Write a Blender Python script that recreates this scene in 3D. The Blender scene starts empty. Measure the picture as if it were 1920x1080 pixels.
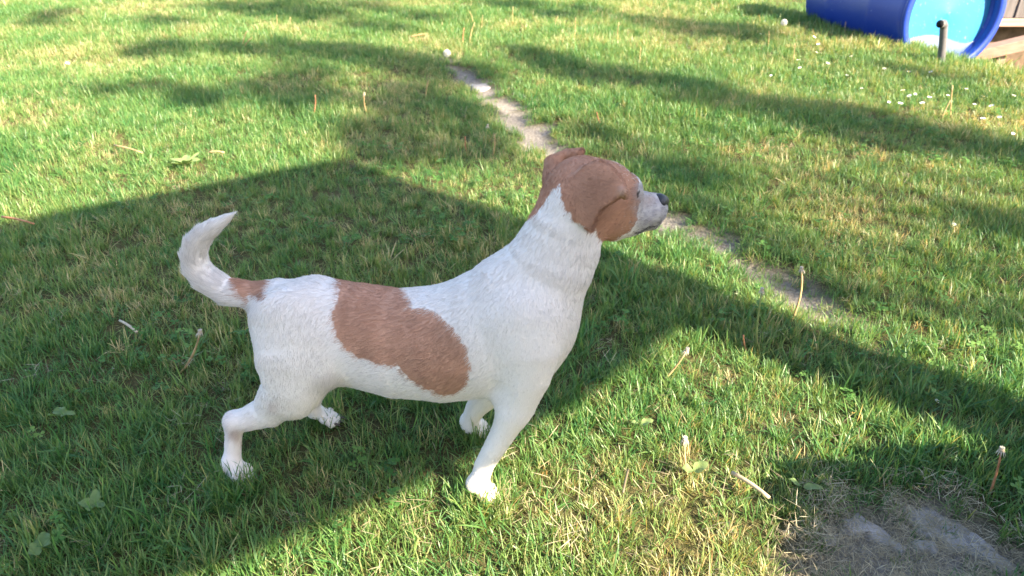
import bpy, math, random
import numpy as np
from mathutils import Vector, Matrix, Quaternion

rng = np.random.default_rng(7)
random.seed(7)
S = bpy.context.scene
COL = S.collection

# ------------------------------------------------------------------ camera
CAM_H, PITCH, FPX = 0.745, math.radians(29.0), 1386.0     # metres, downward tilt, focal length in px of a 1920 wide picture
cam_d = bpy.data.cameras.new('camera')
cam_d.sensor_width = 36.0
cam_d.lens = FPX / 1920 * 36.0
cam_d.clip_start, cam_d.clip_end = 0.02, 500.0
cam_d.dof.use_dof = True
cam_d.dof.focus_distance = 0.98
cam_d.dof.aperture_fstop = 10.0
cam = bpy.data.objects.new('camera', cam_d)
cam.location = (0, 0, CAM_H)
cam.rotation_euler = (math.pi / 2 - PITCH, 0, 0)
COL.objects.link(cam)
S.camera = cam

# ------------------------------------------------------------------ light
SUN_EL = math.radians(32.0)
EU = np.array([-0.75, 0.66]); EU /= np.linalg.norm(EU)      # the way the light travels over the ground
ES = np.array([EU[1], -EU[0]])                              # across it
SUN_DIR = np.array([-EU[0] * math.cos(SUN_EL), -EU[1] * math.cos(SUN_EL), math.sin(SUN_EL)])
w = bpy.data.worlds.new('World'); S.world = w; w.use_nodes = True
nt = w.node_tree
sky = nt.nodes.new('ShaderNodeTexSky'); sky.sky_type = 'NISHITA'; sky.sun_disc = False
sky.sun_elevation = SUN_EL
sky.sun_rotation = math.atan2(SUN_DIR[0], SUN_DIR[1])
sky.dust_density = 2.0; sky.air_density = 1.0; sky.ozone_density = 1.2
bg = nt.nodes['Background']; bg.inputs['Strength'].default_value = 0.09
nt.links.new(sky.outputs[0], bg.inputs['Color'])
sl = bpy.data.lights.new('sun', 'SUN'); sl.energy = 5.0; sl.angle = math.radians(0.53); sl.color = (1.0, 0.86, 0.64)
sun = bpy.data.objects.new('sun', sl)
sun.rotation_euler = Vector(-SUN_DIR).to_track_quat('-Z', 'Y').to_euler()
sun.location = (4, -4, 5)
COL.objects.link(sun)
S.view_settings.view_transform = 'Standard'
S.view_settings.look = 'None'
S.view_settings.gamma = 1.0
S.view_settings.exposure = 2.52
S.cycles.use_denoising = True
S.cycles.max_bounces = 5
S.cycles.diffuse_bounces = 3
S.cycles.transmission_bounces = 4
S.cycles.transparent_max_bounces = 8
S.cycles.sample_clamp_indirect = 6.0
try:
    S.cycles_curves.shape = 'THICK'
except Exception:
    pass

# ------------------------------------------------------------------ helpers
def ray(px, py):
    v = 540.0 - py
    return np.array([px - 960.0, FPX * math.cos(PITCH) + v * math.sin(PITCH), -FPX * math.sin(PITCH) + v * math.cos(PITCH)])
def ground_at(px, py, z=0.0):
    d = ray(px, py); t = (CAM_H - z) / -d[2]
    return np.array([d[0] * t, d[1] * t, z])
def at_y(px, py, Y):
    d = ray(px, py); t = Y / d[1]
    return np.array([d[0] * t, Y, CAM_H + d[2] * t])
def depth_of(p):
    return p[1] * math.cos(PITCH) + (CAM_H - p[2]) * math.sin(PITCH)
def project(P):
    P = np.asarray(P); z = P[:, 2] - CAM_H
    dep = P[:, 1] * math.cos(PITCH) - z * math.sin(PITCH)
    up = P[:, 1] * math.sin(PITCH) + z * math.cos(PITCH)
    return np.stack([960 + FPX * P[:, 0] / dep, 540 - FPX * up / dep], 1)
def su(s, u, z=0.0):
    p = ES * s + EU * u
    return np.array([p[0], p[1], z])
def inside(poly, X, Y):
    poly = np.asarray(poly, float); r = np.zeros(np.shape(X), bool); j = len(poly) - 1
    for i in range(len(poly)):
        xi, yi = poly[i]; xj, yj = poly[j]
        c = ((yi > Y) != (yj > Y)) & (X < (xj - xi) * (Y - yi) / (yj - yi + 1e-12) + xi)
        r ^= c; j = i
    return r
def smooth(a, b, x):
    t = np.clip((x - a) / (b - a), 0, 1); return t * t * (3 - 2 * t)
_perm = rng.random((64, 64))
def vnoise(x, y):
    x = np.asarray(x, float); y = np.asarray(y, float)
    xi = np.floor(x).astype(int); yi = np.floor(y).astype(int); fx = x - xi; fy = y - yi
    fx = fx * fx * (3 - 2 * fx); fy = fy * fy * (3 - 2 * fy)
    g = lambda a, b: _perm[a % 64, b % 64]
    return (g(xi, yi) * (1 - fx) + g(xi + 1, yi) * fx) * (1 - fy) + (g(xi, yi + 1) * (1 - fx) + g(xi + 1, yi + 1) * fx) * fy
def seg_dist(P, pts):
    best = np.full(len(P), 1e9); par = np.zeros(len(P)); n = len(pts) - 1
    for i in range(n):
        a, b = pts[i], pts[i + 1]; ab = b - a
        t = np.clip(((P - a) @ ab) / (ab @ ab), 0, 1)
        d = np.linalg.norm(P - (a + t[:, None] * ab), axis=1)
        m = d < best; best[m] = d[m]; par[m] = (i + t[m]) / n
    return best, par

def mesh_obj(name, verts, faces, mat=None, parent=None, smooth_shade=True, link=True):
    me = bpy.data.meshes.new(name)
    me.from_pydata([tuple(map(float, v)) for v in verts], [], [tuple(map(int, f)) for f in faces])
    me.update()
    if smooth_shade:
        me.polygons.foreach_set('use_smooth', [True] * len(me.polygons))
    o = bpy.data.objects.new(name, me)
    if mat: me.materials.append(mat)
    if link: COL.objects.link(o)
    if parent: o.parent = parent
    return o
def quads_obj(name, V, F, mat=None, parent=None, smooth_shade=True):
    V = np.asarray(V, np.float32); F = np.asarray(F, np.int32); k = F.shape[1]
    me = bpy.data.meshes.new(name)
    me.vertices.add(len(V)); me.vertices.foreach_set('co', V.ravel())
    me.loops.add(F.size); me.loops.foreach_set('vertex_index', F.ravel())
    me.polygons.add(len(F)); me.polygons.foreach_set('loop_start', np.arange(0, F.size, k, dtype=np.int32))
    me.update(calc_edges=True); me.validate()
    if smooth_shade: me.polygons.foreach_set('use_smooth', np.ones(len(me.polygons), bool))
    o = bpy.data.objects.new(name, me)
    if mat: me.materials.append(mat)
    COL.objects.link(o)
    if parent: o.parent = parent
    return o
def tag(o, label=None, cat=None, group=None, kind=None):
    if label: o['label'] = label
    if cat: o['category'] = cat
    if group: o['group'] = group
    if kind: o['kind'] = kind
    return o
def empty(name, loc=(0, 0, 0)):
    o = bpy.data.objects.new(name, None); o.empty_display_size = 0.05
    o.location = tuple(map(float, loc)); COL.objects.link(o); return o
def tube(pts, radii, n=8, cap=True):
    pts = [np.asarray(p, float) for p in pts]; V = []; F = []
    prev = None
    for i, p in enumerate(pts):
        t = pts[min(i + 1, len(pts) - 1)] - pts[max(i - 1, 0)]; t /= np.linalg.norm(t) + 1e-12
        if prev is None:
            a = np.cross(t, [0, 0, 1.0]);
            if np.linalg.norm(a) < 1e-3: a = np.cross(t, [1.0, 0, 0])
        else:
            a = prev - t * (prev @ t)
        a /= np.linalg.norm(a); b = np.cross(t, a); prev = a
        for k in range(n):
            q = 2 * math.pi * k / n
            V.append(p + radii[i] * (math.cos(q) * a + math.sin(q) * b))
    for i in range(len(pts) - 1):
        for k in range(n):
            F.append((i * n + k, i * n + (k + 1) % n, (i + 1) * n + (k + 1) % n, (i + 1) * n + k))
    if cap:
        F.append(tuple(range(n - 1, -1, -1))); F.append(tuple((len(pts) - 1) * n + k for k in range(n)))
    return V, F
def bez(p0, p1, p2, n):
    t = np.linspace(0, 1, n)[:, None]
    return (1 - t) ** 2 * p0 + 2 * t * (1 - t) * p1 + t * t * p2
def join(parts):
    V = []; F = []
    for v, f in parts:
        o = len(V); V.extend(v); F.extend([tuple(i + o for i in q) for q in f])
    return V, F
def box(c, h, R=None):
    c = np.asarray(c, float); V = []
    for x in (-1, 1):
        for y in (-1, 1):
            for z in (-1, 1):
                d = np.array([x * h[0], y * h[1], z * h[2]])
                V.append(c + (R @ d if R is not None else d))
    return V, [(0, 1, 3, 2), (4, 6, 7, 5), (0, 4, 5, 1), (2, 3, 7, 6), (0, 2, 6, 4), (1, 5, 7, 3)]
def bevel(o, wdt, seg=2):
    m = o.modifiers.new('bevel', 'BEVEL'); m.width = wdt; m.segments = seg; m.limit_method = 'ANGLE'
    return o

# ------------------------------------------------------------------ materials
class N:
    def __init__(s, name):
        s.m = bpy.data.materials.new(name); s.m.use_nodes = True; s.t = s.m.node_tree
        s.b = s.t.nodes['Principled BSDF']; s.out = s.t.nodes['Material Output']
    def n(s, kind, **kw):
        x = s.t.nodes.new(kind)
        for k, v in kw.items():
            if k in x.inputs.keys(): x.inputs[k].default_value = v
            else: setattr(x, k, v)
        return x
    def l(s, a, b): s.t.links.new(a, b)
    def ramp(s, fac, stops):
        r = s.t.nodes.new('ShaderNodeValToRGB'); e = r.color_ramp.elements
        while len(e) < len(stops): e.new(0.5)
        for i, (p, c) in enumerate(stops): e[i].position = p; e[i].color = (*c, 1)
        s.l(fac, r.inputs[0]); return r.outputs[0]
    def mix(s, fac, a, b, mode='MIX'):
        x = s.t.nodes.new('ShaderNodeMix'); x.data_type = 'RGBA'; x.blend_type = mode
        for sock, val in ((x.inputs[0], fac), (x.inputs[6], a), (x.inputs[7], b)):
            if hasattr(val, 'is_linked'): s.l(val, sock)
            elif isinstance(val, tuple): sock.default_value = (*val, 1)
            else: sock.default_value = val
        return x.outputs[2]
    def noise(s, scale, detail=4, rough=0.6, vec=None):
        x = s.n('ShaderNodeTexNoise'); x.inputs['Scale'].default_value = scale
        x.inputs['Detail'].default_value = detail; x.inputs['Roughness'].default_value = rough
        if vec is None:
            g = s.n('ShaderNodeNewGeometry'); vec = g.outputs['Position']
        s.l(vec, x.inputs['Vector']); return x.outputs[0]
    def bump(s, h, strength, dist):
        x = s.n('ShaderNodeBump'); x.inputs['Strength'].default_value = strength; x.inputs['Distance'].default_value = dist
        s.l(h, x.inputs['Height']); s.l(x.outputs[0], s.b.inputs['Normal'])
    def sets(s, **kw):
        for k, v in kw.items():
            s.b.inputs[k.replace('_', ' ')].default_value = v if not isinstance(v, tuple) else (*v, 1)
        return s

def leafy(name, stops, transl=0.35, rough=0.45, spec=0.4, inst=True, tr_gain=(1.25, 1.2, 0.55)):
    k = N(name)
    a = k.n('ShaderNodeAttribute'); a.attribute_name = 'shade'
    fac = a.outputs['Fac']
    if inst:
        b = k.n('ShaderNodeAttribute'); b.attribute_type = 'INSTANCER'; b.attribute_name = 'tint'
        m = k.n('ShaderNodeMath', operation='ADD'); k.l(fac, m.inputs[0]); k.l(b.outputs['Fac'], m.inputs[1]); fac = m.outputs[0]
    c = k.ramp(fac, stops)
    k.l(c, k.b.inputs['Base Color'])
    k.sets(Roughness=rough); k.b.inputs['Specular IOR Level'].default_value = spec
    t = k.n('ShaderNodeBsdfTranslucent'); k.l(k.mix(1.0, c, tr_gain, 'MULTIPLY'), t.inputs[0])
    mx = k.n('ShaderNodeMixShader'); mx.inputs[0].default_value = transl
    k.l(k.b.outputs[0], mx.inputs[1]); k.l(t.outputs[0], mx.inputs[2]); k.l(mx.outputs[0], k.out.inputs[0])
    return k.m

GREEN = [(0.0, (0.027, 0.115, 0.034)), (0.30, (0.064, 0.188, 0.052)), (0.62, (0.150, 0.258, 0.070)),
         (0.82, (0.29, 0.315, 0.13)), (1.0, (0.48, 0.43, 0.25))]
M_grass = leafy('grass_blade', GREEN, 0.45, 0.42, 0.5, tr_gain=(2.0, 1.35, 0.85))
M_straw = leafy('dry_straw', [(0.0, (0.16, 0.13, 0.08)), (0.5, (0.32, 0.27, 0.17)), (1.0, (0.52, 0.46, 0.33))], 0.2, 0.5)
M_clover = leafy('broad_leaf', [(0.0, (0.035, 0.10, 0.025)), (0.5, (0.07, 0.17, 0.04)), (1.0, (0.15, 0.26, 0.07))], 0.3, 0.6, 0.15)
M_weed = leafy('weed_leaf', [(0.0, (0.10, 0.18, 0.05)), (1.0, (0.24, 0.32, 0.12))], 0.35, 0.45, inst=False)

k = N('soil')
n1 = k.noise(9, 5); n2 = k.noise(120, 4, 0.7)
va = k.n('ShaderNodeAttribute'); va.attribute_name = 'bare'
soil = k.ramp(n2, [(0.25, (0.12, 0.10, 0.085)), (0.5, (0.235, 0.21, 0.185)), (0.75, (0.36, 0.33, 0.30))])
thatch = k.ramp(n2, [(0.3, (0.035, 0.040, 0.014)), (0.7, (0.13, 0.11, 0.05))])
k.l(k.mix(va.outputs['Fac'], thatch, soil), k.b.inputs['Base Color'])
k.sets(Roughness=0.95); k.b.inputs['Specular IOR Level'].default_value = 0.1
k.bump(n2, 0.8, 0.01)
M_soil = k.m

k = N('grey_stone')
n1 = k.noise(14, 6, 0.65); n2 = k.noise(90, 5, 0.7)
c = k.ramp(n1, [(0.3, (0.23, 0.21, 0.20)), (0.6, (0.34, 0.32, 0.31)), (0.8, (0.43, 0.41, 0.39))])
k.l(k.mix(0.25, c, k.ramp(n2, [(0.35, (0.12, 0.10, 0.09)), (0.65, (0.55, 0.52, 0.5))])), k.b.inputs['Base Color'])
k.sets(Roughness=0.85); k.bump(n2, 0.6, 0.006)
M_stone = k.m

def plain(name, col, rough=0.5, spec=0.4, var=0.15, scale=40, metal=0.0):
    k = N(name); n = k.noise(scale, 4)
    a = tuple(max(0, c * (1 - var)) for c in col); b = tuple(min(1, c * (1 + var)) for c in col)
    k.l(k.ramp(n, [(0.3, a), (0.7, b)]), k.b.inputs['Base Color'])
    k.sets(Roughness=rough, Metallic=metal); k.b.inputs['Specular IOR Level'].default_value = spec
    return k
M_stem = plain('dry_stem', (0.36, 0.25, 0.12), 0.6, 0.3, 0.45, 60).m
M_stem_red = plain('reddish_stem', (0.40, 0.18, 0.09), 0.6, 0.3, 0.4, 60).m
M_stem_green = plain('green_stem', (0.22, 0.26, 0.09), 0.55, 0.3, 0.35, 60).m
M_head = plain('seed_head', (0.42, 0.33, 0.24), 0.9, 0.1, 0.4, 200).m
M_bract = plain('bract', (0.50, 0.44, 0.36), 0.9, 0.1, 0.2, 200).m
M_fluff = plain('seed_fluff', (0.72, 0.70, 0.66), 0.9, 0.1, 0.1, 200).m
M_petal = plain('white_petal', (0.80, 0.80, 0.78), 0.7, 0.2, 0.05).m
M_yellow = plain('yellow_disc', (0.65, 0.42, 0.03), 0.8, 0.2, 0.2, 300).m
M_pipe = plain('grey_pipe', (0.11, 0.105, 0.11), 0.45, 0.4, 0.25, 30).m
M_black = plain('pipe_inside', (0.015, 0.015, 0.017), 0.9, 0.1, 0.1).m
M_bark = plain('bark', (0.12, 0.085, 0.06), 0.95, 0.1, 0.4, 20).m
M_leaf = leafy('tree_leaf', [(0, (0.04, 0.09, 0.02)), (1, (0.09, 0.16, 0.04))], 0.25, 0.5, inst=False)

k = N('blue_plastic')
n1 = k.noise(3, 3); n2 = k.noise(45, 6, 0.75)
c = k.mix(n1, (0.008, 0.032, 0.24), (0.012, 0.045, 0.31))
c = k.mix(k.ramp(n2, [(0.64, (0, 0, 0)), (0.72, (0.55, 0.55, 0.55))]), c, (0.35, 0.42, 0.6))
k.l(c, k.b.inputs['Base Color']); k.sets(Roughness=0.38); M_drum = k.m
k = N('pale_blue_plastic')
n1 = k.noise(4, 3); n2 = k.noise(55, 6, 0.75)
c = k.mix(n1, (0.012, 0.15, 0.36), (0.022, 0.19, 0.41))
c = k.mix(k.ramp(n2, [(0.60, (0, 0, 0)), (0.72, (0.45, 0.45, 0.45))]), c, (0.6, 0.72, 0.8))
k.l(c, k.b.inputs['Base Color']); k.sets(Roughness=0.45); M_drum_in = k.m
k = N('mottled_blue')
n2 = k.noise(30, 5, 0.7)
k.l(k.ramp(n2, [(0.3, (0.02, 0.05, 0.16)), (0.7, (0.06, 0.10, 0.20))]), k.b.inputs['Base Color']); k.sets(Roughness=0.6); M_crescent = k.m

def wood(name, a, b, axis=0):
    k = N(name); g = k.n('ShaderNodeTexCoord'); mp = k.n('ShaderNodeMapping')
    sc = [60, 60, 60]; sc[axis] = 4; mp.inputs['Scale'].default_value = sc
    k.l(g.outputs['Object'], mp.inputs[0]); n = k.noise(1.0, 5, 0.65, mp.outputs[0])
    k.l(k.ramp(n, [(0.3, a), (0.7, b)]), k.b.inputs['Base Color']); k.sets(Roughness=0.85); k.bump(n, 0.4, 0.003)
    return k.m
M_board = wood('weathered_board', (0.06, 0.052, 0.052), (0.13, 0.115, 0.115), 2)
M_beam = wood('pinkish_beam', (0.25, 0.15, 0.11), (0.40, 0.26, 0.20), 0)
M_post = wood('rough_post', (0.14, 0.10, 0.07), (0.28, 0.21, 0.15), 2)

k = N('white_cloth'); k.sets(Base_Color=(0.75, 0.75, 0.74), Roughness=0.9)
t = k.n('ShaderNodeBsdfTranslucent'); t.inputs[0].default_value = (0.8, 0.8, 0.78, 1)
mx = k.n('ShaderNodeMixShader'); mx.inputs[0].default_value = 0.03
k.l(k.b.outputs[0], mx.inputs[1]); k.l(t.outputs[0], mx.inputs[2]); k.l(mx.outputs[0], k.out.inputs[0])
M_cloth = k.m

# ------------------------------------------------------------------ ground
EDGE_A, EDGE_B = ground_at(1420, 5)[:2], ground_at(1920, 130)[:2]
_ed = (EDGE_B - EDGE_A) / np.linalg.norm(EDGE_B - EDGE_A); _en = np.array([-_ed[1], _ed[0]])
if _en[0] < 0: _en = -_en
def edge_d(x, y): return (x - EDGE_A[0]) * _en[0] + (y - EDGE_A[1]) * _en[1]
PATH_PX = [(800, 98, .0), (845, 120, .012), (890, 152, .04), (935, 190, .06), (985, 228, .062), (1040, 272, .05), (1140, 345, .04), (1250, 415, .052),
           (1330, 452, .048), (1410, 497, .040), (1490, 552, .038), (1560, 592, .030), (1640, 650, .012)]
PATH = np.array([ground_at(a, b)[:2] for a, b, _ in PATH_PX]); PATH_W = np.array([q[2] for q in PATH_PX])
PATCH = np.array([ground_at(a, b)[:2] for a, b in [(1545, 990), (1590, 955), (1700, 935), (1800, 945), (1990, 1010), (2100, 1110), (1560, 1140), (1530, 1060)]])
PATCH_C = PATCH.mean(0)
def bareness(x, y):
    P = np.stack([np.ravel(x), np.ravel(y)], 1)
    d, par = seg_dist(P, PATH)
    wd = np.interp(par * (len(PATH) - 1), np.arange(len(PATH)), PATH_W)
    wob = (vnoise(P[:, 0] * 14, P[:, 1] * 14) - 0.5) * 0.085 + (vnoise(P[:, 0] * 50 + 9, P[:, 1] * 50) - .5) * .05
    b = (1 - smooth(-0.03, 0.035, d - wd + wob)) * (.80 + .20 * (1 - smooth(.5, .62, par)))
    d2, _ = seg_dist(P, np.vstack([PATCH, PATCH[:1]]))
    sd = np.where(inside(PATCH, P[:, 0], P[:, 1]), -d2, d2)
    b2 = (1 - smooth(-0.04, 0.04, sd + wob)) * 0.88
    return np.maximum(b, b2).reshape(np.shape(x))
def height(x, y):
    x = np.asarray(x, float); y = np.asarray(y, float)
    z = (vnoise(x * 1.7 + 3, y * 1.7) - 0.5) * 0.02 + (vnoise(x * 6, y * 6 + 5) - 0.5) * 0.01
    near = np.exp(-((x + .18) ** 2 + (y - .84) ** 2) / 0.25)
    z = z * (1 - 0.8 * near)
    e = edge_d(x, y)
    z = z - 0.42 * smooth(-0.20, 0.65, e) - 0.016 * bareness(x, y)
    return z
def axis_coords(lo, hi, step, far):
    c = np.arange(lo, hi + 1e-6, step)
    g = step * np.cumsum(1.35 ** np.arange(1, 40)); g = g[g < far]
    return np.concatenate([lo - g[::-1], c, hi + g])
gx = axis_coords(-5, 5, 0.03, 200); gy = axis_coords(-0.5, 7, 0.03, 250)
GX, GY = np.meshgrid(gx, gy, indexing='ij')
BN = bareness(GX, GY)
GZ = height(GX, GY)
nx, ny = GX.shape
I = np.arange(nx * ny).reshape(nx, ny)
F = np.stack([I[:-1, :-1], I[1:, :-1], I[1:, 1:], I[:-1, 1:]], -1).reshape(-1, 4)
ground = quads_obj('ground', np.stack([GX, GY, GZ], -1).reshape(-1, 3), F, M_soil)
at = ground.data.attributes.new('bare', 'FLOAT', 'POINT'); at.data.foreach_set('value', BN.ravel().astype(np.float32))
tag(ground, kind='structure', label='lawn soil with a worn bare path crossing it', cat='ground')

# ------------------------------------------------------------------ grass source tufts (kept in a collection that is not in the scene)
def blades(n, L, W, spread, lean, curl, shade, seg=4, flat=0.0):
    V = []; Fq = []; SH = []
    for _ in range(n):
        r = spread * math.sqrt(random.random()); a = random.random() * 6.283
        p = np.array([r * math.cos(a), r * math.sin(a), random.uniform(0, 0.008) * flat])
        yaw = random.random() * 6.283; th = abs(random.gauss(lean[0], lean[1]))
        ln = L * random.uniform(0.55, 1.2); wd = W * random.uniform(0.6, 1.25); cu = curl * random.uniform(0.2, 1.6)
        h = np.array([math.cos(yaw), math.sin(yaw), 0]); side = np.array([-h[1], h[0], 0])
        tw = random.uniform(-0.9, 0.9)
        s = shade + random.gauss(0, 0.11); base = len(V)
        for i in range(seg + 1):
            t = i / seg
            sd = side * math.cos(tw * t) + np.array([0, 0, 1]) * math.sin(tw * t)
            wv = wd * 0.5 * (0.75 + 0.5 * t if t < 0.5 else 1.0 * (1 - ((t - .5) / .5) ** 1.7) + 0.03)
            V.append(p - sd * wv); V.append(p + sd * wv)
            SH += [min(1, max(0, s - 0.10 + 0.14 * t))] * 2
            ang = th + cu * t
            p = p + (h * math.sin(ang) + np.array([0, 0, 1]) * math.cos(ang)) * ln / seg
            if p[2] < 0.001: p[2] = 0.001
        for i in range(seg):
            b = base + 2 * i; Fq.append((b, b + 1, b + 3, b + 2))
    return V, Fq, SH
def src(coll, name, V, Fq, SH, mat):
    o = mesh_obj(name, V, Fq, mat, link=False)
    at = o.data.attributes.new('shade', 'FLOAT', 'POINT'); at.data.foreach_set('value', np.asarray(SH, np.float32))
    coll.objects.link(o); return o
def clover(n, R, shade):
    V = []; Fq = []; SH = []
    for _ in range(n):
        a = random.random() * 6.283; r = 0.02 * math.sqrt(random.random()); h = random.uniform(.012, .032)
        c = np.array([r * math.cos(a), r * math.sin(a), h]); tilt = random.uniform(-.4, .4); y0 = random.random() * 6.283; sz = R * random.uniform(.7, 1.2)
        sh = shade + random.gauss(0, .15)
        for q in range(3):
            yy = y0 + q * 2.094; d = np.array([math.cos(yy), math.sin(yy), .15 + tilt * math.cos(yy)]); s_ = np.array([-math.sin(yy), math.cos(yy), tilt * .5])
            pts = [(0, 0), (.45, .42), (.85, .46), (1.0, .2), (.93, 0), (1.0, -.2), (.85, -.46), (.45, -.42)]
            b = len(V)
            for u, v in pts: V.append(c + d * u * sz + s_ * v * sz + np.array([0, 0, -abs(v) * .15 * sz])); SH.append(min(1, max(0, sh)))
            Fq += [(b, b + 1, b + 2, b + 4), (b + 2, b + 3, b + 4, b + 4), (b, b + 4, b + 6, b + 7), (b + 4, b + 5, b + 6, b + 6)]
    return V, [tuple(dict.fromkeys(f)) for f in Fq], SH
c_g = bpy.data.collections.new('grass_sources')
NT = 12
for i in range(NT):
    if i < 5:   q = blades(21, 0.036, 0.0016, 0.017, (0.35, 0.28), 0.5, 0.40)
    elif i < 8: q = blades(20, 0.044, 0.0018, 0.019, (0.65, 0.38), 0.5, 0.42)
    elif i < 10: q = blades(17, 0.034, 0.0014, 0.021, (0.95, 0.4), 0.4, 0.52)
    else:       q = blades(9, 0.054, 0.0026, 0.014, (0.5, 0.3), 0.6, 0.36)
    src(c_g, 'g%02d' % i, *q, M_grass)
c_s = bpy.data.collections.new('straw_sources')
for i in range(4):
    src(c_s, 's%02d' % i, *blades(7, 0.030, 0.0012, 0.03, (1.45, 0.15), 0.25, 0.5, 3, 1.0), M_straw)
c_c = bpy.data.collections.new('clover_sources')
for i in range(4):
    src(c_c, 'c%02d' % i, *clover(5, 0.0062, 0.5), M_clover)

def scatter(name, coll, P, rot, scl, idx, tint):
    me = bpy.data.meshes.new(name); me.vertices.add(len(P)); me.vertices.foreach_set('co', np.asarray(P, np.float32).ravel())
    for nm, ty, arr, key in (('rot', 'FLOAT_VECTOR', rot, 'vector'), ('scl', 'FLOAT_VECTOR', scl, 'vector'), ('idx', 'INT', idx, 'value'), ('tint', 'FLOAT', tint, 'value')):
        a = me.attributes.new(nm, ty, 'POINT'); a.data.foreach_set(key, np.asarray(arr, np.int32 if ty == 'INT' else np.float32).ravel())
    o = bpy.data.objects.new(name, me); COL.objects.link(o)
    g = bpy.data.node_groups.new(name, 'GeometryNodeTree')
    g.interface.new_socket('Geometry', in_out='INPUT', socket_type='NodeSocketGeometry')
    g.interface.new_socket('Geometry', in_out='OUTPUT', socket_type='NodeSocketGeometry')
    gi = g.nodes.new('NodeGroupInput'); go = g.nodes.new('NodeGroupOutput')
    mp = g.nodes.new('GeometryNodeMeshToPoints'); ip = g.nodes.new('GeometryNodeInstanceOnPoints')
    ci = g.nodes.new('GeometryNodeCollectionInfo'); ci.inputs['Collection'].default_value = coll
    ci.inputs['Separate Children'].default_value = True; ci.inputs['Reset Children'].default_value = True
    def na(nm, ty):
        x = g.nodes.new('GeometryNodeInputNamedAttribute'); x.data_type = ty; x.inputs['Name'].default_value = nm
        return x.outputs['Attribute']
    er = g.nodes.new('FunctionNodeEulerToRotation')
    g.links.new(gi.outputs[0], mp.inputs['Mesh']); g.links.new(mp.outputs[0], ip.inputs['Points'])
    g.links.new(ci.outputs[0], ip.inputs['Instance']); ip.inputs['Pick Instance'].default_value = True
    g.links.new(na('idx', 'INT'), ip.inputs['Instance Index'])
    g.links.new(na('rot', 'FLOAT_VECTOR'), er.inputs[0]); g.links.new(er.outputs[0], ip.inputs['Rotation'])
    g.links.new(na('scl', 'FLOAT_VECTOR'), ip.inputs['Scale'])
    g.links.new(ip.outputs[0], go.inputs[0])
    m = o.modifiers.new('scatter', 'NODES'); m.node_group = g
    return o
def sample(n, y0, y1, side=0.35):
    y = y0 + (y1 - y0) * rng.random(n * 3); x = (rng.random(n * 3) * 2 - 1) * (0.80 * y1 + side)
    k = np.abs(x) < 0.80 * y + side
    return x[k][:n], y[k][:n]
xs, ys = [], []
for y0, y1, dens in ((0.35, 1.0, 4600), (1.0, 1.8, 4200), (1.8, 3.0, 3300), (3.0, 4.6, 2400), (4.6, 7.0, 1500), (7.0, 10.5, 700)):
    area = (0.8 * (y0 + y1) + 0.7) * (y1 - y0)
    a, b = sample(int(area * dens), y0, y1); xs.append(a); ys.append(b)
X = np.concatenate(xs); Y = np.concatenate(ys)
PW = np.array([ground_at(*q)[:2] for q in ((905, 945), (885, 945), (920, 940), (448, 912), (430, 908), (462, 905), (890, 815), (600, 785), (620, 782))])
X = np.concatenate([X, np.repeat(PW[:, 0], 8) + rng.normal(0, .013, len(PW) * 8)]); Y = np.concatenate([Y, np.repeat(PW[:, 1], 8) + rng.normal(-.014, .008, len(PW) * 8)])
B = bareness(X, Y)
# worn, dry spot in the foreground and beside the path; tint also paints in sunlight
dry = np.exp(-(((X - .15) / .28) ** 2 + ((Y - .70) / .12) ** 2)) * 0.9 + 0.7 * smooth(0.45, 0.9, vnoise(X * 2.3 + 7, Y * 2.3)) * (Y > 1.2)
E = edge_d(X, Y)
keep = rng.random(len(X)) > np.clip(B * .95, 0, .97)
keep &= rng.random(len(X)) > np.where(Y > 3.95, smooth(2.0, 3.0, E), smooth(0.15, 0.5, E))
keep &= rng.random(len(X)) > dry * 0.25
X, Y, B, dry, E = X[keep], Y[keep], B[keep], dry[keep], E[keep]
n = len(X)
big = vnoise(X * 3.1, Y * 3.1) * 0.6 + vnoise(X * 9, Y * 9 + 3) * 0.4
s = (0.62 + 0.48 * big) * rng.uniform(.75, 1.2, n) * (1 - 0.35 * B) * (1 - .2 * dry)
s *= 1 + 0.3 * np.exp(-((E + 0.12) / 0.2) ** 2)                     # uncut along the edge of the lawn
dpw = np.min(np.hypot(X[:, None] - PW[None, :, 0], Y[:, None] - PW[None, :, 1]), 1); s *= 1 + .6 * np.exp(-(dpw / .025) ** 2)
far = smooth(2.0, 5.0, Y); s *= 1 + 0.25 * far
idx = rng.choice(NT, n, p=[.11] * 5 + [.09] * 3 + [.065] * 2 + [.025] * 2)
tint = .055 + (vnoise(X * 4 + 11, Y * 4) - .5) * .28 + rng.normal(0, .11, n) + dry * .16 + 0.06 * far + 0.35 * (rng.random(n) < .03 + .14 * dry)
rot = np.stack([rng.normal(0, .16, n) , rng.normal(0, .16, n), rng.random(n) * 6.283], 1)
scl = np.stack([s * (1 + .1 * far), s * (1 + .1 * far), s * rng.uniform(.8, 1.15, n)], 1)
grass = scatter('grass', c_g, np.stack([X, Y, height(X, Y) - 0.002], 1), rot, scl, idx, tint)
tag(grass, 'short green lawn grass in sun and shade around the dog', 'grass', kind='stuff')

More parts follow.
